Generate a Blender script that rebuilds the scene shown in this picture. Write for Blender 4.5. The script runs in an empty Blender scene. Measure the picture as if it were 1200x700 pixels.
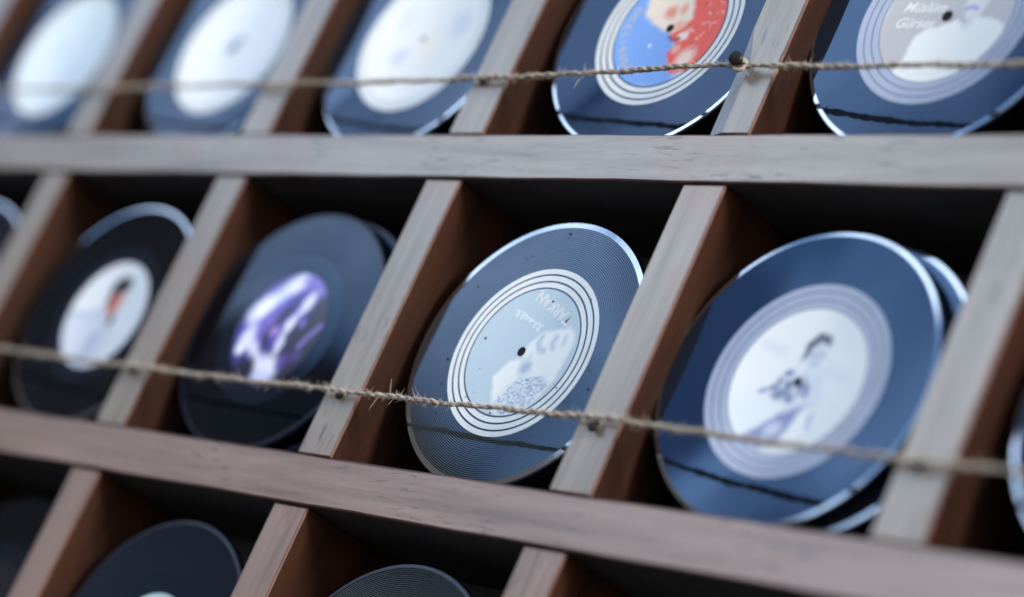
import bpy, bmesh, math, random
import numpy as np
from mathutils import Matrix, Vector

# ------------------------------------------------------------------ camera, sky, sun, exposure
ZO = 1.35                                   # height of the middle shelf's top edge above the ground
scene = bpy.context.scene
COL = scene.collection

cam_data = bpy.data.cameras.new('camera')
cam = bpy.data.objects.new('camera', cam_data)
COL.objects.link(cam)
scene.camera = cam
_r = Vector((0.65106, 0.64641, 0.39783)); _d = Vector((0.04552, 0.48994, -0.87057)); _f = Vector((-0.75766, 0.58490, 0.28956))
_m = Matrix((( _r.x, -_d.x, -_f.x), (_r.y, -_d.y, -_f.y), (_r.z, -_d.z, -_f.z))).to_4x4()
_m.translation = Vector((1.00389, -0.45759, -0.28258 + ZO))
cam.matrix_world = _m
cam_data.sensor_fit = 'HORIZONTAL'
cam_data.sensor_width = 36.0
cam_data.lens = 3156.8 / 1200 * 36
cam_data.clip_start = 0.02
cam_data.clip_end = 500
cam_data.dof.use_dof = True
cam_data.dof.focus_distance = 0.780
cam_data.dof.aperture_fstop = 4.6
cam_data.dof.aperture_blades = 0

SUN_DIR = Vector((0.88, -0.17, 0.29)).normalized()     # towards the sun
sun_el = math.asin(SUN_DIR.z)
sun_az = math.atan2(SUN_DIR.x, SUN_DIR.y)

world = bpy.data.worlds.new('World')
scene.world = world
world.use_nodes = True
wn = world.node_tree.nodes; wl = world.node_tree.links
wn.clear()
w_out = wn.new('ShaderNodeOutputWorld'); w_bg = wn.new('ShaderNodeBackground'); w_sky = wn.new('ShaderNodeTexSky')
w_sky.sky_type = 'NISHITA'
w_sky.sun_disc = False
w_sky.sun_elevation = sun_el
w_sky.sun_rotation = sun_az
w_sky.air_density = 1.0
w_sky.dust_density = 1.5
w_sky.ozone_density = 2.5
w_bg.inputs['Strength'].default_value = 0.15
# patchy clouds, unseen, added to vary the sky reflections in the records
w_tc = wn.new('ShaderNodeTexCoord'); w_no = wn.new('ShaderNodeTexNoise'); w_ra = wn.new('ShaderNodeValToRGB'); w_mx = wn.new('ShaderNodeMix')
w_no.inputs['Scale'].default_value = 4.5; w_no.inputs['Detail'].default_value = 5; w_no.inputs['Roughness'].default_value = 0.55
w_ra.color_ramp.elements[0].position = 0.47; w_ra.color_ramp.elements[0].color = (0, 0, 0, 1)
w_ra.color_ramp.elements[1].position = 0.66; w_ra.color_ramp.elements[1].color = (0.8, 0.8, 0.8, 1)
w_mx.data_type = 'RGBA'
w_mx.inputs[7].default_value = (13.0, 14.5, 16.0, 1)
wl.new(w_tc.outputs['Generated'], w_no.inputs['Vector']); wl.new(w_no.outputs['Fac'], w_ra.inputs[0])
wl.new(w_ra.outputs[0], w_mx.inputs[0]); wl.new(w_sky.outputs[0], w_mx.inputs[6])
wl.new(w_mx.outputs[2], w_bg.inputs[0]); wl.new(w_bg.outputs[0], w_out.inputs[0])

sun_data = bpy.data.lights.new('sun', 'SUN')
sun_data.energy = 2.4
sun_data.angle = math.radians(9)
sun_data.color = (1.0, 0.86, 0.72)
sun = bpy.data.objects.new('sun', sun_data)
COL.objects.link(sun)
sun.rotation_euler = SUN_DIR.to_track_quat('Z', 'Y').to_euler()
sun.location = (2, -2, 4)

vs = scene.view_settings
vs.view_transform = 'Standard'
vs.look = 'None'
vs.exposure = 0.74
vs.gamma = 1.0
vs.use_curve_mapping = False
scene.render.engine = 'CYCLES'
scene.cycles.max_bounces = 8
scene.cycles.sample_clamp_indirect = 6.0

random.seed(7)
rng = np.random.default_rng(7)

# ------------------------------------------------------------------ helpers
def link(o, parent=None):
    COL.objects.link(o)
    if parent is not None:
        o.parent = parent
    return o

def obj(name, me, mats, parent=None):
    o = bpy.data.objects.new(name, me)
    if not isinstance(mats, (list, tuple)):
        mats = [mats]
    if len(me.materials) == 0:
        for m in mats:
            me.materials.append(m)
    return link(o, parent)

def empty(name, loc, rot=(0, 0, 0)):
    o = bpy.data.objects.new(name, None)
    o.empty_display_size = 0.01
    o.location = loc
    o.rotation_euler = rot
    return link(o)

def tag(o, label=None, cat=None, group=None, kind=None):
    if label: o['label'] = label
    if cat: o['category'] = cat
    if group: o['group'] = group
    if kind: o['kind'] = kind
    return o

def mesh_from(name, verts, faces, smooth=False, mat_idx=None):
    me = bpy.data.meshes.new(name)
    me.from_pydata([tuple(v) for v in verts], [], faces)
    if smooth:
        for p in me.polygons: p.use_smooth = True
    if mat_idx is not None:
        for p, i in zip(me.polygons, mat_idx): p.material_index = i
    me.update()
    return me

class NT:
    """tiny node-tree builder"""
    def __init__(self, name):
        self.mat = bpy.data.materials.new(name)
        self.mat.use_nodes = True
        self.t = self.mat.node_tree
        self.t.nodes.clear()
        self.out = self.n('ShaderNodeOutputMaterial')
        self.bsdf = self.n('ShaderNodeBsdfPrincipled')
        self.l(self.bsdf.outputs[0], self.out.inputs[0])
    def n(self, kind, **kw):
        nd = self.t.nodes.new(kind)
        for k, v in kw.items(): setattr(nd, k, v)
        return nd
    def l(self, a, b): self.t.links.new(a, b)
    def set(self, **kw):
        for k, v in kw.items():
            self.bsdf.inputs[k.replace('_', ' ')].default_value = v
    def math(self, op, a, b=None, clamp=False):
        nd = self.n('ShaderNodeMath', operation=op, use_clamp=clamp)
        for i, v in enumerate((a, b)):
            if v is None: continue
            if isinstance(v, (int, float)): nd.inputs[i].default_value = v
            else: self.l(v, nd.inputs[i])
        return nd.outputs[0]
    def ramp(self, fac, stops, interp='LINEAR'):
        nd = self.n('ShaderNodeValToRGB')
        cr = nd.color_ramp; cr.interpolation = interp
        while len(cr.elements) < len(stops): cr.elements.new(0.5)
        for e, (p, c) in zip(cr.elements, stops):
            e.position = p; e.color = (*c, 1) if len(c) == 3 else c
        self.l(fac, nd.inputs[0])
        return nd.outputs[0]
    def mix(self, fac, a, b, blend='MIX'):
        nd = self.n('ShaderNodeMix', data_type='RGBA', blend_type=blend)
        for i, v in ((0, fac), (6, a), (7, b)):
            if isinstance(v, (int, float)): nd.inputs[i].default_value = v
            elif isinstance(v, tuple): nd.inputs[i].default_value = (*v, 1)
            else: self.l(v, nd.inputs[i])
        return nd.outputs[2]
    def noise(self, vec, scale, detail=4, rough=0.55):
        nd = self.n('ShaderNodeTexNoise')
        nd.inputs['Scale'].default_value = scale
        nd.inputs['Detail'].default_value = detail
        nd.inputs['Roughness'].default_value = rough
        self.l(vec, nd.inputs['Vector'])
        return nd.outputs['Fac']
    def mapped(self, scale=(1, 1, 1), loc=(0, 0, 0), coord='Object'):
        tc = self.n('ShaderNodeTexCoord'); mp = self.n('ShaderNodeMapping')
        mp.inputs['Scale'].default_value = scale
        mp.inputs['Location'].default_value = loc
        self.l(tc.outputs[coord], mp.inputs['Vector'])
        return mp.outputs[0]
    def bump(self, h, strength, dist):
        b = self.n('ShaderNodeBump')
        b.inputs['Strength'].default_value = strength
        b.inputs['Distance'].default_value = dist
        self.l(h, b.inputs['Height'])
        self.l(b.outputs[0], self.bsdf.inputs['Normal'])

# ------------------------------------------------------------------ materials
def wood_front(name, along, red=1.0):
    """worn, sanded front edges: pinkish brown wood with a satin film of old varnish and short dark pores"""
    k = NT(name)
    ax = {'x': (1, 1, 1), 'z': (1, 1, 1)}
    s_long, s_cross = 14, 230
    sc = (s_long, s_cross, s_cross) if along == 'x' else (s_cross, s_cross, s_long)
    info = k.n('ShaderNodeObjectInfo')
    off = k.n('ShaderNodeVectorMath', operation='ADD')
    geo = k.n('ShaderNodeTexCoord')
    cmb = k.n('ShaderNodeCombineXYZ')
    r7 = k.math('MULTIPLY', info.outputs['Random'], 7.3)
    for i in range(3): k.l(r7, cmb.inputs[i])
    k.l(geo.outputs['Object'], off.inputs[0]); k.l(cmb.outputs[0], off.inputs[1])
    def mp(scale):
        m = k.n('ShaderNodeMapping'); m.inputs['Scale'].default_value = scale
        k.l(off.outputs[0], m.inputs['Vector']); return m.outputs[0]
    grain = k.noise(mp(sc), 1.0, 5, 0.6)
    pat = k.noise(mp((28, 28, 28)), 1.0, 4, 0.6)
    col = k.ramp(grain, [(0.30, (0.165, 0.140 / red, 0.126 / red)), (0.5, (0.252, 0.222 / red, 0.200 / red)), (0.72, (0.325, 0.292 / red, 0.268 / red))])
    col = k.mix(k.ramp(pat, [(0.52, (0, 0, 0)), (0.72, (0.55, 0.55, 0.55))]), col, (0.32, 0.19, 0.17))
    # short pores
    psc = (95, 900, 900) if along == 'x' else (900, 900, 95)
    pores = k.noise(mp(psc), 1.0, 2, 0.5)
    pm = k.ramp(pores, [(0.61, (0, 0, 0)), (0.66, (1, 1, 1))])
    area = k.ramp(k.noise(mp((24, 40, 24)), 1.0, 2, 0.5), [(0.42, (0, 0, 0)), (0.62, (1, 1, 1))])
    pmask = k.mix(1.0, pm, area, 'MULTIPLY')
    col = k.mix(pmask, col, (0.060, 0.062, 0.075))
    k.l(col, k.bsdf.inputs['Base Color'])
    rgh = k.ramp(pat, [(0.3, (0.34, 0.34, 0.34)), (0.75, (0.5, 0.5, 0.5))])
    k.l(rgh, k.bsdf.inputs['Roughness'])
    k.set(IOR=1.6, Specular_IOR_Level=0.5, Coat_Weight=1.0, Coat_Roughness=0.24, Coat_IOR=1.75)
    h = k.math('SUBTRACT', grain, k.math('MULTIPLY', pmask, 0.9))
    k.bump(h, 0.28, 0.0006)
    return k.mat

def wood_side(name, along, tone=1.0):
    """varnished red-brown sides inside the cells"""
    k = NT(name)
    sc = (10, 150, 150) if along == 'x' else (150, 150, 10)
    g = k.noise(k.mapped(sc), 1.0, 5, 0.65)
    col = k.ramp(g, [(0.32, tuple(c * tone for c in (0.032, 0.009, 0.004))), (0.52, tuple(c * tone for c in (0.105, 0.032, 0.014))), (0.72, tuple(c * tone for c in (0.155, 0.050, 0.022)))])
    k.l(col, k.bsdf.inputs['Base Color'])
    k.set(Roughness=0.6, IOR=1.4, Specular_IOR_Level=0.25)
    k.bump(g, 0.2, 0.0005)
    return k.mat

WF_X, WF_Z = wood_front('worn_wood_along_x', 'x'), wood_front('worn_wood_along_z', 'z')
WR_X, WR_Z = wood_front('reddish_worn_wood_along_x', 'x', 1.26), wood_front('reddish_worn_wood_along_z', 'z', 1.26)

def plain(name, col, rough=0.5, metallic=0.0, noise_scale=None, amount=0.25, **kw):
    k = NT(name)
    if noise_scale:
        f = k.noise(k.mapped((1, 1, 1)), noise_scale, 4, 0.6)
        lo = tuple(c * (1 - amount) for c in col); hi = tuple(min(1, c * (1 + amount)) for c in col)
        k.l(k.ramp(f, [(0.3, lo), (0.7, hi)]), k.bsdf.inputs['Base Color'])
    else:
        k.set(Base_Color=(*col, 1))
    k.set(Roughness=rough, Metallic=metallic, **kw)
    return k.mat

WS_X, WS_Z = plain('shade_blackened_wood', (0.042, 0.040, 0.042), 0.6, noise_scale=80), wood_side('brown_wood_along_z', 'z', 0.20)  # shelf wood is blackened: shade of the undersides put into its colour
ARRIS = plain('rubbed_red_arris', (0.085, 0.034, 0.028), 0.6, noise_scale=120, amount=0.5)
BACK = plain('black_backing_board', (0.075, 0.075, 0.080), 0.85, noise_scale=60)
IRON = plain('black_iron', (0.02, 0.018, 0.017), 0.45, 0.6, noise_scale=900)

RD = 0.0442          # record radius
def vinyl(name, base, line, ior=1.75, rough=0.06, lines=1.0, coat=1.0, tint=(0.17, 0.45, 1.0)):
    """glossy printed disc: concentric groove lines over a dark ground, smudges in the gloss"""
    k = NT(name)
    tc = k.n('ShaderNodeTexCoord')
    sep = k.n('ShaderNodeSeparateXYZ'); k.l(tc.outputs['Object'], sep.inputs[0])
    y0 = k.math('SUBTRACT', sep.outputs[1], RD)
    r = k.math('SQRT', k.math('ADD', k.math('MULTIPLY', sep.outputs[0], sep.outputs[0]), k.math('MULTIPLY', y0, y0)))
    wave = k.math('SINE', k.math('MULTIPLY', r, 2 * math.pi / 0.00062))
    w01 = k.math('ADD', k.math('MULTIPLY', wave, 0.5), 0.5)
    sm = k.noise(k.mapped((60, 60, 60)), 1.0, 4, 0.6)
    fac = k.math('MULTIPLY', k.ramp(w01, [(0.35, (0, 0, 0)), (0.8, (1, 1, 1))]), lines)
    col = k.mix(fac, base, line)
    k.l(col, k.bsdf.inputs['Base Color'])
    k.l(k.ramp(sm, [(0.35, (rough,) * 3), (0.75, (rough + 0.05,) * 3)]), k.bsdf.inputs['Roughness'])
    # slight warp of the thin disc
    k.set(IOR=ior, Specular_Tint=(*tint, 1), Anisotropic=0.0, Coat_Weight=coat, Coat_IOR=1.55, Coat_Roughness=0.035)
    tg = k.n('ShaderNodeTangent', direction_type='RADIAL', axis='Z')
    k.l(tg.outputs[0], k.bsdf.inputs['Tangent'])
    warp = k.noise(k.mapped((17, 17, 17)), 1.0, 0, 0.4)
    k.l(k.math('ADD', k.math('MULTIPLY', w01, 0.32 * lines), 0.5 - 0.32 * lines), k.bsdf.inputs['Specular IOR Level'])
    k.bump(warp, 0.8, 0.0013)
    return k.mat

VINYL_BLUE = vinyl('glossy_navy_print', (0.004, 0.006, 0.011), (0.018, 0.024, 0.038), 1.98, 0.012, 0.8, 0.0)
VINYL_LINED = vinyl('glossy_lined_print', (0.003, 0.005, 0.008), (0.070, 0.082, 0.090), 1.98, 0.012, 1.0, 0.0, (0.21, 0.48, 0.98))
VINYL_DARK = vinyl('dimmed_navy_print', (0.0010, 0.0016, 0.0035), (0.002, 0.003, 0.007), 1.62, 0.03, 0.4, 0.0)  # darker copy of the print: weak sky reflection put into the colour
EDGE = plain('black_edge', (0.005, 0.006, 0.012), 0.25, noise_scale=200)
RIM_BRIGHT = plain('polished_rim', (0.50, 0.57, 0.69), 0.07, 1.0, noise_scale=150, amount=0.08)
RIM_DARK = plain('dimmed_rim', (0.028, 0.038, 0.07), 0.25, 0.4, noise_scale=150, amount=0.1)  # darkened copy of the rim, for records that mirror little sky

def ring_mat(name, col, rough=0.1):
    return plain(name, col, rough, 0.0, 120, 0.06, IOR=1.7)
RING_WHITE = ring_mat('white_ring_print', (0.74, 0.78, 0.82))
RING_LILAC = ring_mat('pale_blue_ring_print', (0.29, 0.35, 0.52))
RING_NAVY = plain('navy_ring_print', (0.008, 0.012, 0.026), 0.05, 0.0, 120, 0.06, IOR=1.7, Specular_Tint=(0.2, 0.5, 1.0, 1))
HOLE = plain('dark_hole', (0.004, 0.004, 0.005), 0.9)
SPECK = plain('dark_speck', (0.01, 0.012, 0.015), 0.7)

def print_mat(name):
    k = NT(name)
    a = k.n('ShaderNodeVertexColor'); a.layer_name = 'print'
    k.l(a.outputs[0], k.bsdf.inputs['Base Color'])
    sm = k.noise(k.mapped((90, 90, 90)), 1.0, 4, 0.6)
    k.l(k.ramp(sm, [(0.35, (0.10,) * 3), (0.75, (0.22,) * 3)]), k.bsdf.inputs['Roughness'])
    k.set(IOR=1.55)
    return k.mat
PRINT = print_mat('glossy_picture_print')
INK_WHITE = plain('white_ink', (0.78, 0.80, 0.82), 0.12)
INK_FAINT = plain('faint_white_ink', (0.74, 0.79, 0.82), 0.12)
INK_BEIGE = plain('beige_ink', (0.55, 0.54, 0.50), 0.12)
INK_LILAC = plain('faint_lilac_ink', (0.52, 0.55, 0.66), 0.2)

# ------------------------------------------------------------------ setting: ground, wall behind, dark wall added at the left
def sheet(name, verts, m):
    o = obj(name, mesh_from(name, verts, [(0, 1, 2, 3)]), m)
    return tag(o, kind='structure')

PAVE = plain('dark_paving', (0.10, 0.095, 0.09), 0.8, noise_scale=3)
PLASTER = plain('grey_plaster', (0.20, 0.19, 0.18), 0.85, noise_scale=2)
DARKWALL = plain('added_dark_wall', (0.045, 0.042, 0.040), 0.9, noise_scale=1.2)
sheet('ground', [(-60, -60, 0), (60, -60, 0), (60, 60, 0), (-60, 60, 0)], PAVE)

def slab(name, x0, x1, y0, y1, z0, z1, m):
    v = [(x, y, z) for x in (x0, x1) for y in (y0, y1) for z in (z0, z1)]
    f = [(0, 1, 3, 2), (4, 6, 7, 5), (0, 4, 5, 1), (2, 3, 7, 6), (0, 2, 6, 4), (1, 5, 7, 3)]
    return obj(name, mesh_from(name, v, f), m)

tag(slab('wall_behind_rack', -5, 5, 0.062, 0.30, 0.004, 3.2, PLASTER), kind='structure')
tag(slab('added_side_wall', -8.4, -8.0, -26, 0.0, 0.004, 4.0, DARKWALL), kind='structure')  # unseen wall, added to darken the low reflections in records and wood

# ------------------------------------------------------------------ the rack
P, H, T, S = 0.115, 0.11311, 0.01689, 0.01581   # column pitch, row pitch, divider and shelf thickness
DEPTH = 0.046
NC = 6

def board(name, lx, ly, lz, mats, parent, loc, bevel=0.0006, wob=0.00011, seed=0, chamfer=None):
    """rounded board with slightly uneven edges, its front face at local y = 0; slot 0 = worn front, slot 1 = brown sides"""
    bm = bmesh.new()
    bmesh.ops.create_cube(bm, size=1.0)
    for v in bm.verts:
        v.co.x = (v.co.x + 0.5) * lx; v.co.y = (v.co.y + 0.5) * ly; v.co.z = (v.co.z + 0.5) * lz
    bmesh.ops.bevel(bm, geom=[e for e in bm.edges if all(v.co.y < 1e-6 for v in e.verts)], offset=bevel, segments=2, profile=0.5, affect='EDGES')
    # cut along the long axis so that the edge can wander
    n = int(max(lx, lz) / 0.012)
    long_x = lx > lz
    for i in range(1, n):
        t = i / n
        co = (lx * t, 0, 0) if long_x else (0, 0, lz * t)
        no = (1, 0, 0) if long_x else (0, 0, 1)
        bmesh.ops.bisect_plane(bm, geom=bm.verts[:] + bm.edges[:] + bm.faces[:], plane_co=co, plane_no=no)
    rr = random.Random(seed)
    ph = [rr.uniform(0, 6.28) for _ in range(6)]
    for v in bm.verts:
        s = v.co.x if long_x else v.co.z
        a = wob * (math.sin(s * 71 + ph[0]) + 0.6 * math.sin(s * 163 + ph[1]))
        if long_x:
            if v.co.z > lz * 0.5: v.co.z += a
            else: v.co.z += wob * (math.sin(s * 83 + ph[2]) + 0.6 * math.sin(s * 187 + ph[3]))
        else:
            if v.co.x > lx * 0.5: v.co.x += a * 0.7
            else: v.co.x += 0.7 * wob * (math.sin(s * 83 + ph[2]) + 0.6 * math.sin(s * 187 + ph[3]))
    bm.normal_update()
    if chamfer:
        # a shaving planed off the lower left front arris
        z1, w, d = chamfer
        for v in bm.verts:
            if v.co.y < 0.002 and v.co.x < lx * 0.5 and v.co.z < z1:
                k = min(1.0, (z1 - v.co.z) / 0.012)
                if v.co.y < 1e-5: v.co.x += w * k
                else: v.co.y += d * k * 0.6
        bm.normal_update()
    me = bpy.data.meshes.new(name)
    bm.to_mesh(me); bm.free()
    for p in me.polygons:
        p.material_index = 0 if p.normal.y < -0.93 else (2 if p.normal.y < -0.1 else 1)
    o = obj(name, me, mats, parent)
    o.location = loc
    return o

rack = empty('display_rack', (0, 0, ZO - 2 * H - S))
tag(rack, 'wooden pigeonhole display rack with worn grey front edges and brown cell sides', 'rack')
RZ = 2 * H + S            # rack-local z of world ZO

for j in (1, 0, -1, -2):
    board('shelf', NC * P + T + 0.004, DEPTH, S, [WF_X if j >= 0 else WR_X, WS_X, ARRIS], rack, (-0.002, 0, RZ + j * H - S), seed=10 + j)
gap = 0.0003
for j in (1, 0, -1):
    for i in range(NC + 1):
        z0 = RZ + (j - 1) * H + gap
        lz = H - S - 2 * gap
        ch = (0.034, 0.0055, 0.0022) if (j == 1 and i == 4) else None
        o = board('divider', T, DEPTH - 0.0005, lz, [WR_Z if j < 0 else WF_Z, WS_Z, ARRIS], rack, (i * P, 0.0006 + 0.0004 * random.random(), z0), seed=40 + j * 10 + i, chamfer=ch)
for j in (0, -1, -2):
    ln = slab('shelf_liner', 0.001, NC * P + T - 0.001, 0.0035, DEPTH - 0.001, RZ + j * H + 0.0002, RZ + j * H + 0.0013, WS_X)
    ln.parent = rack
v = slab('back_panel', -0.002, NC * P + T + 0.002, DEPTH + 0.0005, DEPTH + 0.008, RZ - 2 * H - S, RZ + H, BACK)
v.parent = rack

def lathe(profile, seg, center=(0, 0), cap=False):
    """profile of (radius, z) turned about z"""
    verts, faces = [], []
    n = len(profile)
    for s in range(seg):
        a = 2 * math.pi * s / seg
        for r, z in profile: verts.append((center[0] + r * math.cos(a), center[1] + r * math.sin(a), z))
    for s in range(seg):
        t = (s + 1) % seg
        for q in range(n - 1):
            faces.append((s * n + q, t * n + q, t * n + q + 1, s * n + q + 1))
    return verts, faces

def nail(x, z, y=-0.0042, tilt=(0, 0), r=0.0019):
    v, f = lathe([(0.0, 0.0), (r * 0.8, 0.0), (r, -0.0003), (r, -0.0009), (r * 0.55, -0.0013), (r * 0.42, -0.002), (r * 0.4, -0.009)], 20)
    me = mesh_from('nail', v, f, smooth=True)
    o = obj('nail', me, IRON, rack)
    o.location = (x, y, z - ZO + RZ)
    o.rotation_euler = (math.radians(90) + tilt[0], 0, tilt[1])
    return o
TW_T, TW_M = ZO + 0.0205, ZO - H + 0.0213
nail(4.045 * P, TW_T + 0.0016, -0.0052, (0.25, 0.3), 0.0021)
nail(4.075 * P, TW_M - 0.0012, -0.0016, (-0.2, 0.1), 0.0018)
nail(3.08 * P, TW_M - 0.001, -0.0012, (0, 0.1), 0.0015)
nail(2.08 * P, TW_M - 0.001, -0.0012, (0, 0.1), 0.0015)
nail(3.06 * P, TW_T - 0.001, -0.0012, (0, 0.1), 0.0016)
nail(5.07 * P, TW_M - 0.0012, -0.0014, (0, 0.1), 0.0016)

# ------------------------------------------------------------------ twine
def tubes(paths, radii, sides):
    verts, faces = [], []
    for pts, rad in zip(paths, radii):
        pts = [Vector(p) for p in pts]
        base = len(verts); n = len(pts)
        up = Vector((0, 0.3, 1))
        for i, p in enumerate(pts):
            d = (pts[min(i + 1, n - 1)] - pts[max(i - 1, 0)]).normalized()
            a = d.cross(up)
            if a.length < 1e-4: a = d.cross(Vector((1, 0, 0)))
            a.normalize(); b = d.cross(a)
            rr = rad[i] if isinstance(rad, (list, tuple)) else rad
            for s in range(sides):
                th = 2 * math.pi * s / sides
                verts.append(p + a * (rr * math.cos(th)) + b * (rr * math.sin(th)))
        for i in range(n - 1):
            for s in range(sides):
                t = (s + 1) % sides
                faces.append((base + i * sides + s, base + i * sides + t, base + (i + 1) * sides + t, base + (i + 1) * sides + s))
    return verts, faces

def twine_mat():
    k = NT('jute_twine')
    f = k.noise(k.mapped((420, 1500, 1500)), 1.0, 4, 0.65)
    col = k.ramp(f, [(0.3, (0.10, 0.082, 0.068)), (0.48, (0.30, 0.26, 0.22)), (0.68, (0.52, 0.47, 0.41))])
    k.l(col, k.bsdf.inputs['Base Color'])
    k.set(Roughness=0.9)
    k.bump(f, 0.7, 0.0004)
    return k.mat
TWINE = twine_mat()
FIBRE = plain('pale_jute_fibre', (0.50, 0.44, 0.36), 0.85, noise_scale=300)

def twine(pts, label, seed, fuzzy):
    rr = random.Random(seed)
    xs = np.array([p[0] * P for p in pts]); zs = np.array([p[1] for p in pts]); ys = np.array([p[2] for p in pts])
    x = np.arange(xs[0], xs[-1], 0.00045)
    # smooth interpolation
    def smooth(v):
        w = np.interp(x, xs, v); ker = np.hanning(21); ker /= ker.sum()
        return np.convolve(np.pad(w, 10, mode='edge'), ker, 'valid')
    z, y = smooth(zs), smooth(ys)
    z = z + 0.00018 * np.sin(x * 140 + seed) + 0.00012 * np.sin(x * 390 + 2 * seed)
    thick = 1 + 0.12 * np.sin(x * 95 + seed * 1.7) + 0.09 * np.sin(x * 310 + seed) + 0.10 * np.sin(x * 733 + seed)
    root = empty('twine', (x[0], y[0], z[0]))
    org = np.array([x[0], y[0], z[0]])
    pitch = 0.0085
    paths, rads = [], []
    for ply in range(2):
        ph = math.pi * ply + 2 * math.pi * x / pitch + 0.9 * np.sin(x * 60) + 0.6 * np.sin(x * 173 + 1)
        rad = 0.00025 * thick
        pp = np.c_[x - org[0], y - org[1] + rad * np.cos(ph), z - org[2] + rad * np.sin(ph)]
        paths.append([tuple(q) for q in pp]); rads.append([float(0.0006 * t) for t in thick])
    v, f = tubes(paths, rads, 8)
    obj('strand', mesh_from('strand', v, f, smooth=True), TWINE, root)
    # loose fibres
    paths, rads = [], []
    for q in range(2400):
        xi = rr.uniform(0, len(x) - 40); i = int(xi)
        c = np.array([x[i], y[i], z[i]]) - org
        a = rr.uniform(0, 2 * math.pi)
        L = rr.choice([0.0012, 0.0016, 0.0022, 0.003]) * rr.uniform(0.45, 0.95)
        dirx = rr.choice([-1, 1]) * rr.uniform(0.3, 1.4)
        p0 = c + 0.0007 * np.array([0, math.cos(a), math.sin(a)])
        d = np.array([dirx, math.cos(a) * 0.6, math.sin(a)]); d /= np.linalg.norm(d)
        cv = np.array([rr.uniform(-1, 1), rr.uniform(-.6, .3), rr.uniform(-1, 1)]) * 0.5
        pts_ = [tuple(p0 + d * L * t + cv * L * t * t) for t in (0, .3, .6, 1)]
        paths.append(pts_); rads.append([0.00005, 0.00004, 0.00003, 0.00001])
    for (fx, n) in fuzzy:                       # frayed spots with long curled fibres
        i = int((fx * P - x[0]) / 0.00045); c = np.array([x[i], y[i], z[i]]) - org
        for q in range(n):
            L = rr.uniform(0.002, 0.006); a = rr.uniform(-0.6, 0.6) + (0 if rr.random() < .55 else math.pi)
            d = np.array([math.sin(a) * 0.9, -0.25, math.cos(a)]); p0 = c + np.array([rr.uniform(-.004, .004), -0.0006, 0])
            curl = rr.uniform(-1.6, 1.6)
            pts_ = []
            for t in np.linspace(0, 1, 9):
                pts_.append(tuple(p0 + L * t * d + np.array([L * 0.35 * math.sin(curl * t * 2.2), 0, -L * 0.25 * t * t * abs(curl)])))
            paths.append(pts_); rads.append([0.00005] * 6 + [0.00004, 0.00003, 0.00001])
    v, f = tubes(paths, rads, 3)
    tag(obj('loose_fibres', mesh_from('loose_fibres', v, f), FIBRE, root), kind='stuff')
    return tag(root, label, 'twine', 'jute twines across the rack')

yF, yS = -0.0017, -0.0012
tw_top = twine([(-0.1, ZO + .0203, yF), (0.46, ZO + .0199, yS), (1.074, ZO + .0196, yF), (1.55, ZO + .0198, yS), (2.05, ZO + .0195, yF), (2.5, ZO + .0193, yS),
       (3.05, ZO + .0196, yF), (3.525, ZO + .0209, yS), (4.0, ZO + .0216, yF - .001), (4.07, ZO + .0212, yF - .0006), (4.31, ZO + .0209, yS), (4.93, ZO + .0201, yS), (5.07, ZO + .02, yF), (6.2, ZO + .0202, yF)],
      'jute twine across the top row of records, hooked on a black nail', 3, [(3.95, 7), (4.2, 5), (3.5, 2)])
B0 = ZO - H
tw_mid = twine([(-0.1, B0 + .0222, yF), (1.06, B0 + .0222, yF), (1.323, B0 + .0220, yS), (2.065, B0 + .0212, yF), (2.6, B0 + .0211, yS), (3.06, B0 + .0213, yF),
       (3.24, B0 + .0213, yS), (3.65, B0 + .0216, yS), (4.055, B0 + .0222, yF), (4.15, B0 + .0224, yF), (4.51, B0 + .0214, yS), (4.99, B0 + .0208, yF), (5.1, B0 + .0208, yF), (5.33, B0 + .0210, yS), (6.2, B0 + .021, yF)],
      'jute twine across the middle row of records, frayed with loose fibres', 5, [(3.28, 2), (4.12, 1), (3.5, 1)])

# half-hitch round the big nail and small loops where the twine is tied
def knot(x, z, y, r, turns, parent):
    pts = []
    for i in range(int(turns * 18) + 1):
        a = 2 * math.pi * i / 18
        pts.append((x + r * math.cos(a) - parent.location.x, y + 0.0008 * i / 18 - parent.location.y, z + r * 0.8 * math.sin(a) - parent.location.z))
    v, f = tubes([pts], [0.0007], 8)
    obj('knot', mesh_from('knot', v, f, smooth=True), TWINE, parent)
knot(4.05 * P, TW_T + 0.0006, -0.0034, 0.0021, 1.6, tw_top)

# ------------------------------------------------------------------ printing helpers (flat pictures on the labels)
def srgb(c):
    c = np.array(c, float) / 255
    return np.where(c <= 0.04045, c / 12.92, ((c + 0.055) / 1.055) ** 2.4)

def sd_poly(u, v, poly):
    d = np.full(u.shape, 1e9); inside = np.zeros(u.shape, bool)
    n = len(poly)
    for i in range(n):
        (x0, y0), (x1, y1) = poly[i], poly[(i + 1) % n]
        ex, ey = x1 - x0, y1 - y0
        t = np.clip(((u - x0) * ex + (v - y0) * ey) / (ex * ex + ey * ey + 1e-12), 0, 1)
        d = np.minimum(d, np.hypot(u - x0 - t * ex, v - y0 - t * ey))
        c = ((y0 > v) != (y1 > v)) & (u < (x1 - x0) * (v - y0) / (y1 - y0 + 1e-12) + x0)
        inside ^= c
    return np.where(inside, -d, d)

def sd_line(u, v, pts):
    d = np.full(u.shape, 1e9)
    for (x0, y0), (x1, y1) in zip(pts[:-1], pts[1:]):
        ex, ey = x1 - x0, y1 - y0
        t = np.clip(((u - x0) * ex + (v - y0) * ey) / (ex * ex + ey * ey + 1e-12), 0, 1)
        d = np.minimum(d, np.hypot(u - x0 - t * ex, v - y0 - t * ey))
    return d

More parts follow.
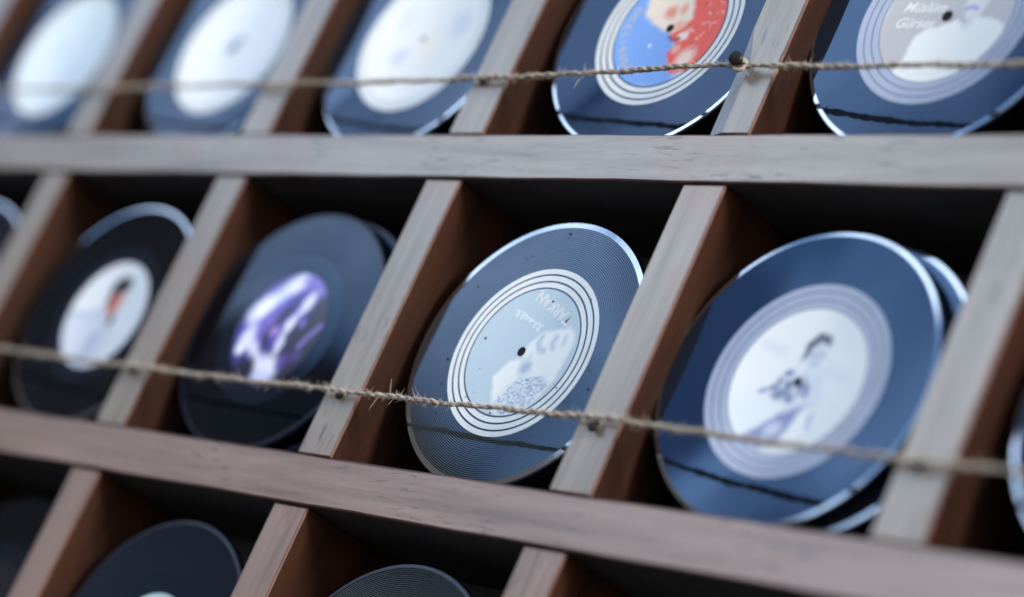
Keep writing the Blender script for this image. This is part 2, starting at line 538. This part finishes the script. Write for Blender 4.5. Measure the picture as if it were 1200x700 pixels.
class Pic:
    def __init__(self, u, v, bg):
        w = 0.0045
        self.u = u + w * (np.sin(23 * v + 5 * u) + 0.6 * np.sin(47 * v - 31 * u + 1) + 0.4 * np.sin(83 * u + 61 * v))
        self.v = v + w * (np.sin(21 * u - 7 * v + 2) + 0.6 * np.sin(51 * u + 29 * v) + 0.4 * np.sin(77 * v - 59 * u))
        self.c = np.tile(srgb(bg), (len(u), 1))
    def put(self, mask, col, a=1.0):
        m = np.clip(mask * a, 0, 1)[:, None]
        self.c = self.c * (1 - m) + srgb(col) * m
    def poly(self, pts, col, soft=0.01, a=1.0): self.put(np.clip(0.5 - sd_poly(self.u, self.v, pts) / (2 * soft), 0, 1), col, a)
    def line(self, pts, w, col, soft=0.01, a=1.0): self.put(np.clip(0.5 - (sd_line(self.u, self.v, pts) - w) / (2 * soft), 0, 1), col, a)
    def blob(self, x, y, rx, ry, col, ang=0, a=1.0, soft=0.5):
        c, s = math.cos(ang), math.sin(ang)
        du, dv = self.u - x, self.v - y
        q = np.hypot((du * c + dv * s) / rx, (-du * s + dv * c) / ry)
        self.put(np.clip((1 + soft - q) / (2 * soft), 0, 1), col, a)
    def speckle(self, pts, col, n, size, seed, a=0.9):
        r = np.random.default_rng(seed)
        P_ = np.array(pts); lo, hi = P_.min(0), P_.max(0); k = 0
        while k < n:
            x, y = r.uniform(lo, hi)
            if sd_poly(np.array([x]), np.array([y]), pts)[0] < 0:
                self.blob(x, y, size * r.uniform(.4, 1.6), size * r.uniform(.3, .7), col, r.uniform(-.6, 1.2), a * r.uniform(.4, 1)); k += 1
            else: k += 0.02

def pic_profile(p):          # upside-down pale portrait with curly hair
    p.poly([(-.50, -.4), (-.5, .4), (0.2, .5), (.5, .3), (.5, -.5)], (178, 200, 217), .2)
    p.poly([(-0.04, -0.46), (-0.157, -0.208), (-0.072, -0.069), (0.022, -0.046), (0.036, 0.059), (0.111, 0.157), (0.227, 0.181), (0.336, 0.217), (0.41, 0.172), (0.43, 0.02), (0.40, -0.16), (0.348, -0.30), (0.196, -0.48)], (232, 238, 240), .018)
    p.line([(.127, .12), (.12, .08), (.145, .03), (.20, .02)], .018, (176, 196, 218), .02)
    p.line([(.25, .135), (.235, .09), (.27, .06)], .016, (176, 196, 218), .02)
    p.line([(.33, .15), (.34, .09)], .012, (190, 206, 222), .02)
    p.poly([(.03, -.06), (.1, -.02), (.16, -.13), (.11, -.19), (.05, -.16)], (188, 205, 224), .03, .8)
    p.blob(.09, -.115, .045, .03, (150, 175, 208), .6, .8)
    hair = [(-0.06, -0.40), (0.02, -0.27), (0.11, -0.198), (0.287, -0.153), (0.36, -0.22), (0.303, -0.33), (0.189, -0.46), (0.029, -0.47)]
    p.poly(hair, (190, 205, 226), .03, .8)
    p.speckle(hair, (140, 160, 202), 240, .013, 4, .7)
    p.speckle(hair, (234, 240, 245), 260, .011, 5, .8)
    p.speckle(hair, (72, 92, 140), 60, .008, 6, .7)
    # handwritten flourish
    tt = np.linspace(0, 1, 70)
    px = -.22 + .30 * tt + .022 * np.sin(tt * 38); py = .285 - .10 * tt + .026 * np.cos(tt * 38) * (0.6 + 0.4 * np.sin(tt * 9))
    p.line(list(zip(px, py)), .0045, (228, 237, 243), .008)

def pic_standing(p):         # white label, dark-haired figure in pale clothes
    p.poly([(-.42, -.15), (-.1, -.05), (.0, -.2), (-.2, -.42), (-.45, -.3)], (214, 226, 236), .08, .7)
    p.blob(.06, .18, .055, .085, (196, 204, 226), -.15, .9)
    p.poly([(-0.04, 0.13), (-0.045, 0.24), (-0.003, 0.295), (0.045, 0.334), (0.12, 0.325), (0.145, 0.25), (0.11, .262), (0.058, 0.272), (0.008, 0.233), (-.01, .16)], (40, 48, 98), .014)
    p.line([(.02, .185), (.055, .18)], .006, (140, 150, 186), .01); p.line([(.085, .19), (.11, .19)], .006, (140, 150, 186), .01)
    p.line([(.045, .125), (.085, .125)], .007, (150, 156, 190), .01)
    p.poly([(-.06, .1), (.0, .08), (.10, .1), (.19, .03), (.21, -.16), (.12, -.2), (.0, -.2), (-.10, -.1)], (206, 216, 232), .03, .8)
    for x, y, rx, ry, a in [(-.23, -.095, .03, .018, 0), (-.17, -.06, .045, .02, .3), (-.10, -.09, .05, .035, .4), (-.06, -.03, .03, .04, 0), (.035, -.03, .04, .035, .5), (-.09, .045, .035, .02, .4), (-.02, -.11, .04, .03, -.3), (.09, -.06, .02, .045, 0), (-.14, -.02, .02, .03, 0)]:
        p.blob(x, y, rx, ry, (78, 98, 160), a, .9)
    p.speckle([(-.2, -.14), (-.1, .06), (.06, .06), (.08, -.14)], (44, 58, 116), 22, .018, 9, .8)
    p.poly([(-0.27, -0.43), (-0.18, -0.34), (-0.042, -0.22), (0.127, -0.153), (.10, -.24), (0.03, -0.43), (-0.074, -0.47)], (108, 124, 180), .02, .95)
    p.blob(-.04, -.33, .06, .045, (206, 214, 232), .5, .8)
    p.poly([(.03, -.44), (.12, -.2), (.2, -.16), (.19, -.3), (.13, -.46)], (238, 243, 246), .02)
    p.line([(.20, -.20), (.215, -.28)], .012, (150, 162, 204), .015)
    p.line([(-.35, .22), (-.2, .185)], .03, (206, 214, 232), .03, .8)
    p.line([(.19, .09), (.33, .06)], .022, (212, 218, 234), .03, .8)

def pic_stage(p):            # violet-white stage picture
    p.poly([(-.45, -.05), (-.3, .35), (.05, .5), (.35, .42), (.28, .15), (.05, -.02), (-.02, -.25), (-.35, -.25)], (80, 76, 184), .09)
    p.blob(-.12, .02, .14, .10, (116, 100, 196), .5, .9)
    p.blob(.0, .13, .05, .17, (30, 26, 66), -.5, .95)
    p.line([(-.36, .08), (-.28, .19), (-.16, .27), (-.08, .35), (.02, .41)], .062, (206, 216, 250), .05)
    p.blob(-.27, .16, .11, .07, (232, 236, 250), .8); p.blob(-.03, .37, .10, .055, (228, 230, 248), .6)
    p.line([(.08, .43), (.2, .40), (.28, .33)], .05, (128, 112, 206), .05)
    p.line([(.195, .26), (.14, .13), (.10, .04), (.075, -.06), (.09, -.18)], .026, (220, 222, 246), .03)
    p.blob(.195, .24, .05, .085, (232, 234, 250), -.35); p.blob(.105, .05, .04, .06, (232, 234, 250), -.2); p.blob(.08, -.12, .04, .06, (206, 208, 240), .1)
    p.blob(-.31, -.09, .06, .10, (216, 222, 246), -.2); p.blob(-.33, -.19, .05, .05, (232, 236, 250), 0)
    p.line([(-.30, -.12), (-.2, -.17), (-.09, -.25), (-.02, -.33)], .045, (216, 220, 246), .04)
    p.blob(.07, -.31, .12, .085, (226, 229, 248), -.2); p.blob(.05, -.40, .10, .05, (200, 206, 244), 0)
    p.blob(-.17, -.33, .085, .08, (22, 22, 50), .3); p.blob(-.09, -.1, .045, .10, (36, 30, 74), .5, .9)
    p.blob(-.03, -.02, .05, .035, (170, 132, 206), .3, .8)
    p.poly([(.22, .05), (.3, .28), (.42, .36), (.6, .2), (.55, -.3), (.3, -.5), (.2, -.3), (.17, -.05)], (28, 27, 62), .04)
    p.line([(.30, -.12), (.37, -.03), (.44, .06)], .016, (150, 128, 220), .02)
    p.blob(.235, .07, .03, .03, (128, 108, 200)); p.blob(.31, -.2, .06, .05, (74, 60, 132), .4, .8); p.blob(.2, -.26, .05, .07, (96, 80, 170), 0, .8)

def pic_singer(p):           # white label, black-haired singer leaning to the left
    p.poly([(-.5, -.05), (-.2, .0), (.0, .05), (.12, -.05), (.22, -.2), (.15, -.5), (-.5, -.5)], (200, 209, 228), .06, .8)
    p.blob(.05, .135, .085, .13, (202, 140, 128), .1)
    p.blob(.02, .10, .045, .085, (192, 84, 70), .2, .95)
    p.poly([(-.09, .19), (-.07, .30), (.03, .36), (.14, .35), (.16, .25), (.09, .21), (.0, .20)], (18, 16, 24), .02)
    p.blob(-.045, .16, .028, .075, (30, 24, 34))
    p.blob(.10, -.04, .035, .06, (48, 40, 50), -.3, .95)
    p.line([(-.45, -.02), (-.25, -.03), (-.05, .02)], .014, (164, 174, 200), .03)
    p.line([(.0, -.2), (-.03, -.45)], .035, (150, 158, 196), .05, .9)

def pic_red(p):              # blue label with a pale figure in red
    p.poly([(-.5, -.5), (-.5, .5), (.1, .5), (.1, -.1), (.3, -.5)], (112, 160, 236), .05)
    p.poly([(0.05, .5), (0.101, 0.211), (0.0, -0.035), (0.113, -0.14), (0.08, -0.217), (0.18, -0.37), (.35, -.36), (.55, -.1), (.55, .5)], (240, 62, 34), .015)
    p.poly([(-.18, .5), (-0.32, 0.26), (-0.29, 0.12), (-0.18, 0.03), (-0.038, -0.021), (0.03, -0.035), (0.10, 0.0), (0.17, 0.077), (0.12, 0.2), (.12, .5)], (240, 222, 206), .02)
    p.blob(-.055, .13, .055, .05, (222, 104, 62), .3, .8)
    p.blob(.07, .02, .06, .04, (240, 180, 150), .2); p.blob(.05, .16, .03, .05, (230, 120, 90), .1, .7)
    p.poly([(.10, -.06), (.2, .0), (.19, -.08), (.13, -.11)], (246, 226, 214), .015)
    p.blob(.265, -.245, .07, .085, (246, 214, 196), -.4); p.blob(.14, -.17, .035, .035, (240, 170, 150))
    p.line([(.02, -.07), (.07, -.1), (.12, -.09)], .012, (110, 22, 24), .012)
    p.speckle([(.2, -.1), (.25, .3), (.45, .2), (.38, -.12)], (250, 214, 206), 18, .014, 3)
    p.speckle([(.15, -.2), (.2, .3), (.45, .2), (.38, -.2)], (150, 22, 24), 14, .016, 8, .7)
    p.blob(-.12, -.14, .014, .014, (224, 236, 246))

def pic_shirt(p):            # grey label, figure in a white shirt
    p.poly([(-.5, -.5), (-.5, .5), (.5, .5), (.5, -.5)], (176, 178, 184), .05)
    p.poly([(.28, .5), (.3, .0), (.5, -.05), (.5, .5)], (186, 182, 196), .05)
    p.poly([(0.10, 0.36), (0.11, 0.04), (0.17, -0.04), (0.24, -.02), (0.27, 0.08), (.27, .36)], (214, 216, 224), .02)
    p.line([(.12, .052), (.165, .062), (.21, .05)], .011, (122, 134, 186), .014)
    p.poly([(-0.30, -0.52), (-0.214, -0.362), (-0.19, -0.17), (-0.13, -0.10), (-0.002, -0.057), (0.086, -0.032), (.15, -.07), (0.25, 0.0), (0.33, -0.01), (0.45, -0.058), (0.5, -0.138), (0.4, -0.5)], (226, 232, 235), .014)
    p.line([(.12, -.06), (.16, -.10), (.2, -.05)], .012, (204, 210, 220), .015)

def pic_pale(tint, marks, seed=1):
    def f(p):
        p.c[:] = srgb(tint)
        for (x, y, rx, ry, c, a) in marks: p.blob(x, y, rx, ry, c, a, .8)
    return f

# ------------------------------------------------------------------ records
SEG = 96
def annulus(r0, r1, z0, z1, seg=SEG):
    return lathe([(r1, z1), (r0, z0)], seg, (0, RD))

def record(cx, row_z, label, spec, y=0.0115, yaw=3.1, lean=0.3, roll=0.0, group='records standing in the rack'):
    """a thin round souvenir record standing on its edge; local z points out of the rack, local y is up"""
    root = empty('record', (cx, y, row_z + 0.0014), (math.radians(90 - lean), 0, math.radians(yaw)))
    R_ = RD
    t = 0.0026
    rim_in = spec.get('rim_in', 0.968) * R_
    kd = spec.get('dish', 0.058) / (2 * R_)           # slightly dished: the middle lies deeper than the rim
    zf = lambda r: kd * (r * r - rim_in * rim_in)
    # body: edge, back and the grooved face
    v, f = lathe([(0.0004 + (rim_in - 0.0004) * q / 16, zf(0.0004 + (rim_in - 0.0004) * q / 16)) for q in range(17)], SEG, (0, RD))
    f = [tuple(reversed(q)) for q in f]
    obj('grooved_face', mesh_from('grooved_face', v, f, smooth=True), spec['vinyl'], root)
    v, f = lathe([(rim_in + 0.0001, -0.0001), (R_ - 0.0002, -0.0007), (R_, -0.0011), (R_, -t + 0.0003), (R_ - 0.0003, -t), (0.0004, -t - 0.0012)], SEG, (0, RD))
    f = [tuple(reversed(q)) for q in f]
    obj('body', mesh_from('body', v, f, smooth=True), EDGE, root)
    # chamfered bright rim
    rw = spec.get('rim_z', 0.00018)
    v, f = lathe([(rim_in, 0.00009), (R_ - 0.00035, 0.00009 - 0.07 * (R_ - 0.00035 - rim_in)), (R_ - 0.0001, -0.0003), (R_ - 0.00005, -0.0009)], SEG, (0, RD))
    f = [tuple(reversed(q)) for q in f]
    obj('rim', mesh_from('rim', v, f), spec['rim'], root)
    # printed rings round the label
    ro, ri = spec.get('ring', (0.63, 0.475))
    vs_, fs_ = [], []
    bands = spec.get('bands', 3)
    w = (ro - ri) / bands
    gapw = spec.get('gap', 0.010)
    for b in range(bands):
        a0 = (ri + b * w + gapw) * R_; a1 = (ri + (b + 1) * w) * R_
        v, f = annulus(a0, a1, zf(a0) + 0.00010, zf(a1) + 0.00010)
        o = len(vs_); vs_ += v; fs_ += [tuple(q + o for q in reversed(ff)) for ff in f]
    obj('label_rings', mesh_from('label_rings', vs_, fs_, smooth=True), spec['ringmat'], root)
    # picture label
    n_r, n_t = spec.get('res', (36, 110))
    rl = (ri + 0.001) * R_
    verts, faces = [(0, RD, zf(0) + 0.0001)], []
    for a in range(1, n_r + 1):
        for b in range(n_t):
            th = 2 * math.pi * b / n_t
            verts.append((rl * a / n_r * math.cos(th), RD + rl * a / n_r * math.sin(th), zf(rl * a / n_r) + 0.0001))
    for b in range(n_t): faces.append((0, 1 + b, 1 + (b + 1) % n_t))
    for a in range(n_r - 1):
        for b in range(n_t):
            c = 1 + a * n_t
            faces.append((c + b, c + n_t + b, c + n_t + (b + 1) % n_t, c + (b + 1) % n_t))
    me = mesh_from('label', verts, faces, smooth=True)
    arr = np.array(verts)
    pic = Pic(arr[:, 0] / R_, (arr[:, 1] - RD) / R_, spec.get('bg', (214, 224, 232)))
    if spec.get('pic'): spec['pic'](pic)
    at = me.color_attributes.new('print', 'FLOAT_COLOR', 'POINT')
    at.data.foreach_set('color', np.c_[pic.c * spec.get('gain', 1.04), np.ones(len(arr))].astype(np.float32).ravel())
    obj('label', me, PRINT, root)
    # spindle hole
    hr = spec.get('hole', 0.0013)
    root['dish_k'] = kd; root['rim_in'] = rim_in
    if hr:
        v, f = lathe([(hr, 0.0), (0.00001, 0.0)], 24)
        o = obj('spindle_hole', mesh_from('spindle_hole', v, [tuple(reversed(q)) for q in f]), HOLE, root)
        o.location = (spec.get('hx', 0) * R_, RD + spec.get('hy', 0) * R_, zf(0) + 0.00024)
    return tag(root, label, 'record', group)

def lettering(root, text, x, y, size, ang, m, shear=0.0, bold=0.0, name='lettering'):
    cu = bpy.data.curves.new('lettering', 'FONT')
    cu.body = text; cu.size = size; cu.align_x = 'CENTER'; cu.align_y = 'CENTER'; cu.shear = shear; cu.offset = bold
    tmp = bpy.data.objects.new('lettering_curve', cu)
    COL.objects.link(tmp)
    dg = bpy.context.evaluated_depsgraph_get()
    me = bpy.data.meshes.new_from_object(tmp.evaluated_get(dg))
    bpy.data.objects.remove(tmp); bpy.data.curves.remove(cu)
    me.materials.clear()
    o = obj(name, me, m, root)
    kd = root['dish_k']                                  # lay the letters on the dished face
    ca, sa = math.cos(ang), math.sin(ang)
    for vt in me.vertices:
        px = x * RD + ca * vt.co.x - sa * vt.co.y; py = y * RD + sa * vt.co.x + ca * vt.co.y
        vt.co.z = kd * (px * px + py * py - root['rim_in'] ** 2) + 0.00014
    o.location = (x * RD, RD + y * RD, 0)
    o.rotation_euler = (0, 0, ang)
    return o

T0z, M0z, B0z = ZO, ZO - H, ZO - 2 * H
def cc(i): return i * P + T + (P - T) / 2

blue = dict(vinyl=VINYL_BLUE, rim=RIM_BRIGHT, ringmat=RING_LILAC, ring=(0.65, 0.485), gap=0.006)
lined = dict(vinyl=VINYL_LINED, rim=RIM_BRIGHT, ringmat=RING_WHITE, ring=(0.63, 0.475), gap=0.014)
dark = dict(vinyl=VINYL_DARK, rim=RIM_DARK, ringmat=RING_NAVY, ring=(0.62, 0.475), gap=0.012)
wide = dict(vinyl=VINYL_BLUE, rim=RIM_BRIGHT, ringmat=RING_WHITE, ring=(0.655, 0.56), gap=0.002, bands=1, gain=1.25)

# top row
record(0.0605, T0z, 'leftmost blue record of the top row with a plain pale label, out of focus',
       dict(wide, bg=(206, 220, 230), pic=pic_pale((206, 221, 230), [(-.05, .05, .07, .06, (178, 200, 220), 0), (.2, -.2, .2, .1, (196, 212, 224), .4)]), hole=0))
record(0.1788, T0z, 'blue record in the top row, white label with a dark smudge at its centre',
       dict(wide, bg=(220, 226, 236), pic=pic_pale((222, 228, 236), [(-.02, .02, .10, .10, (186, 196, 216), .3), (.0, .0, .05, .05, (84, 98, 128), 0), (.05, .08, .04, .035, (66, 86, 122), .4), (-.05, -.03, .04, .025, (120, 134, 168), .4)]), hole=0.0009))
record(0.2906, T0z, 'blue record in the top row with a cream label bearing faint lilac smudges',
       dict(wide, bg=(222, 226, 230), pic=pic_pale((222, 226, 229), [(-.18, -.17, .09, .07, (188, 198, 222), .5), (.36, .14, .10, .12, (196, 204, 222), .2), (.1, -.08, .12, .16, (232, 226, 218), .3), (-.3, .2, .08, .12, (206, 214, 226), 0)]), hole=0.0009))
r = record(0.4104, T0z, 'record in the top row with a red figure on a blue label',
       dict(lined, vinyl=VINYL_BLUE, gain=1.05, pic=pic_red, res=(60, 170), hole=0.0014))
for k in range(9):                         # beige lettering along the left rim of the label, too blurred to read
    a = math.radians(236 - k * 9.5)
    lettering(r, 'IDEBILECO'[k], 0.405 * math.cos(a), 0.405 * math.sin(a), 0.0036, a - math.pi / 2 + math.pi, INK_BEIGE, 0, 0.0001)
r = record(0.5195, T0z, 'record at the top right with a white shirt figure and white lettering on grey',
       dict(blue, pic=pic_shirt, res=(60, 170), hole=0.0017))
lettering(r, 'Müslüm', -0.20, 0.062, 0.0046, 0, INK_WHITE, 0.35, 0.00008)
lettering(r, 'Gürses', -0.235, -0.055, 0.0046, 0, INK_WHITE, 0.35, 0.00008)

# middle row
record(cc(0), M0z, 'record at the left edge of the middle row, only a blue sliver showing', dict(blue, pic=None))
record(0.1830, M0z, 'dark record in the middle row with a black-haired singer on a white label',
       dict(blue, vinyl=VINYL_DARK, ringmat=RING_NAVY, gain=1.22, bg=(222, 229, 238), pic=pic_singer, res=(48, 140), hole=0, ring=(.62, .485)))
record(0.2906, M0z, 'dark navy record in the middle row with a violet and white stage picture',
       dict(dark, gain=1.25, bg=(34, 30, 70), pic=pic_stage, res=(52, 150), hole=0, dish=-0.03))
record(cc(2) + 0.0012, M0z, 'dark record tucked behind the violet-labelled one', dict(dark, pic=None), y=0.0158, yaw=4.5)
m3 = record(0.4113, M0z, 'sharply focused lined record with white rings and upside-down white lettering on its label',
       dict(lined, rim_in=0.953, bg=(182, 203, 218), pic=pic_profile, res=(110, 380), hole=0.0015, dish=-0.018))
lettering(m3, 'TARKAN', 0.115, 0.345, 0.0048, math.radians(156), INK_FAINT, 0, 0.00022)
m4 = record(0.5194, M0z, 'large blue record in the middle row with a dark-haired standing figure on white',
       dict(blue, bg=(226, 233, 239), pic=pic_standing, res=(70, 200), hole=0.0013, dish=0.115), yaw=3.7)
record(cc(4) + 0.0012, M0z, 'blue record half hidden behind the standing-figure record', dict(blue, pic=None), y=0.0165, yaw=3.0)
record(cc(5), M0z, 'blue record at the right edge of the middle row, only its rim showing', dict(blue, pic=None))

# bottom row
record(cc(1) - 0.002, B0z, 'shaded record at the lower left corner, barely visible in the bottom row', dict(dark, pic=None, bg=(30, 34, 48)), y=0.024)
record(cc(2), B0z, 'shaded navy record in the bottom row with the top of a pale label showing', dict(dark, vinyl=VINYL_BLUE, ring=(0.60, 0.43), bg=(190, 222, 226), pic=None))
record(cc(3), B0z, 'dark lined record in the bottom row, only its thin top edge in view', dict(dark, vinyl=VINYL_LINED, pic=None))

# dust specks stuck to the sharpest record
rs = random.Random(23)
vs_, fs_ = [], []
for k in range(34):
    a = rs.uniform(0, 6.283); q = RD * math.sqrt(rs.uniform(0.03, 0.88)); rr = rs.choice([0.00018, 0.00025, 0.0004]) * rs.uniform(0.7, 1.2)
    zz = m3['dish_k'] * (q * q - m3['rim_in'] ** 2) + 0.00028
    o = len(vs_)
    for n in range(7):
        b = 2 * math.pi * n / 7
        vs_.append((q * math.cos(a) + rr * math.cos(b) * rs.uniform(.7, 1.2), RD + q * math.sin(a) + rr * math.sin(b) * rs.uniform(.7, 1.2), zz))
    fs_.append(tuple(range(o, o + 7)))
tag(obj('dust_specks', mesh_from('dust_specks', vs_, fs_), SPECK, m3), kind='stuff')

for o in list(bpy.data.objects):            # construction numbers are no longer needed
    for key in ('dish_k', 'rim_in'):
        if key in o: del o[key]
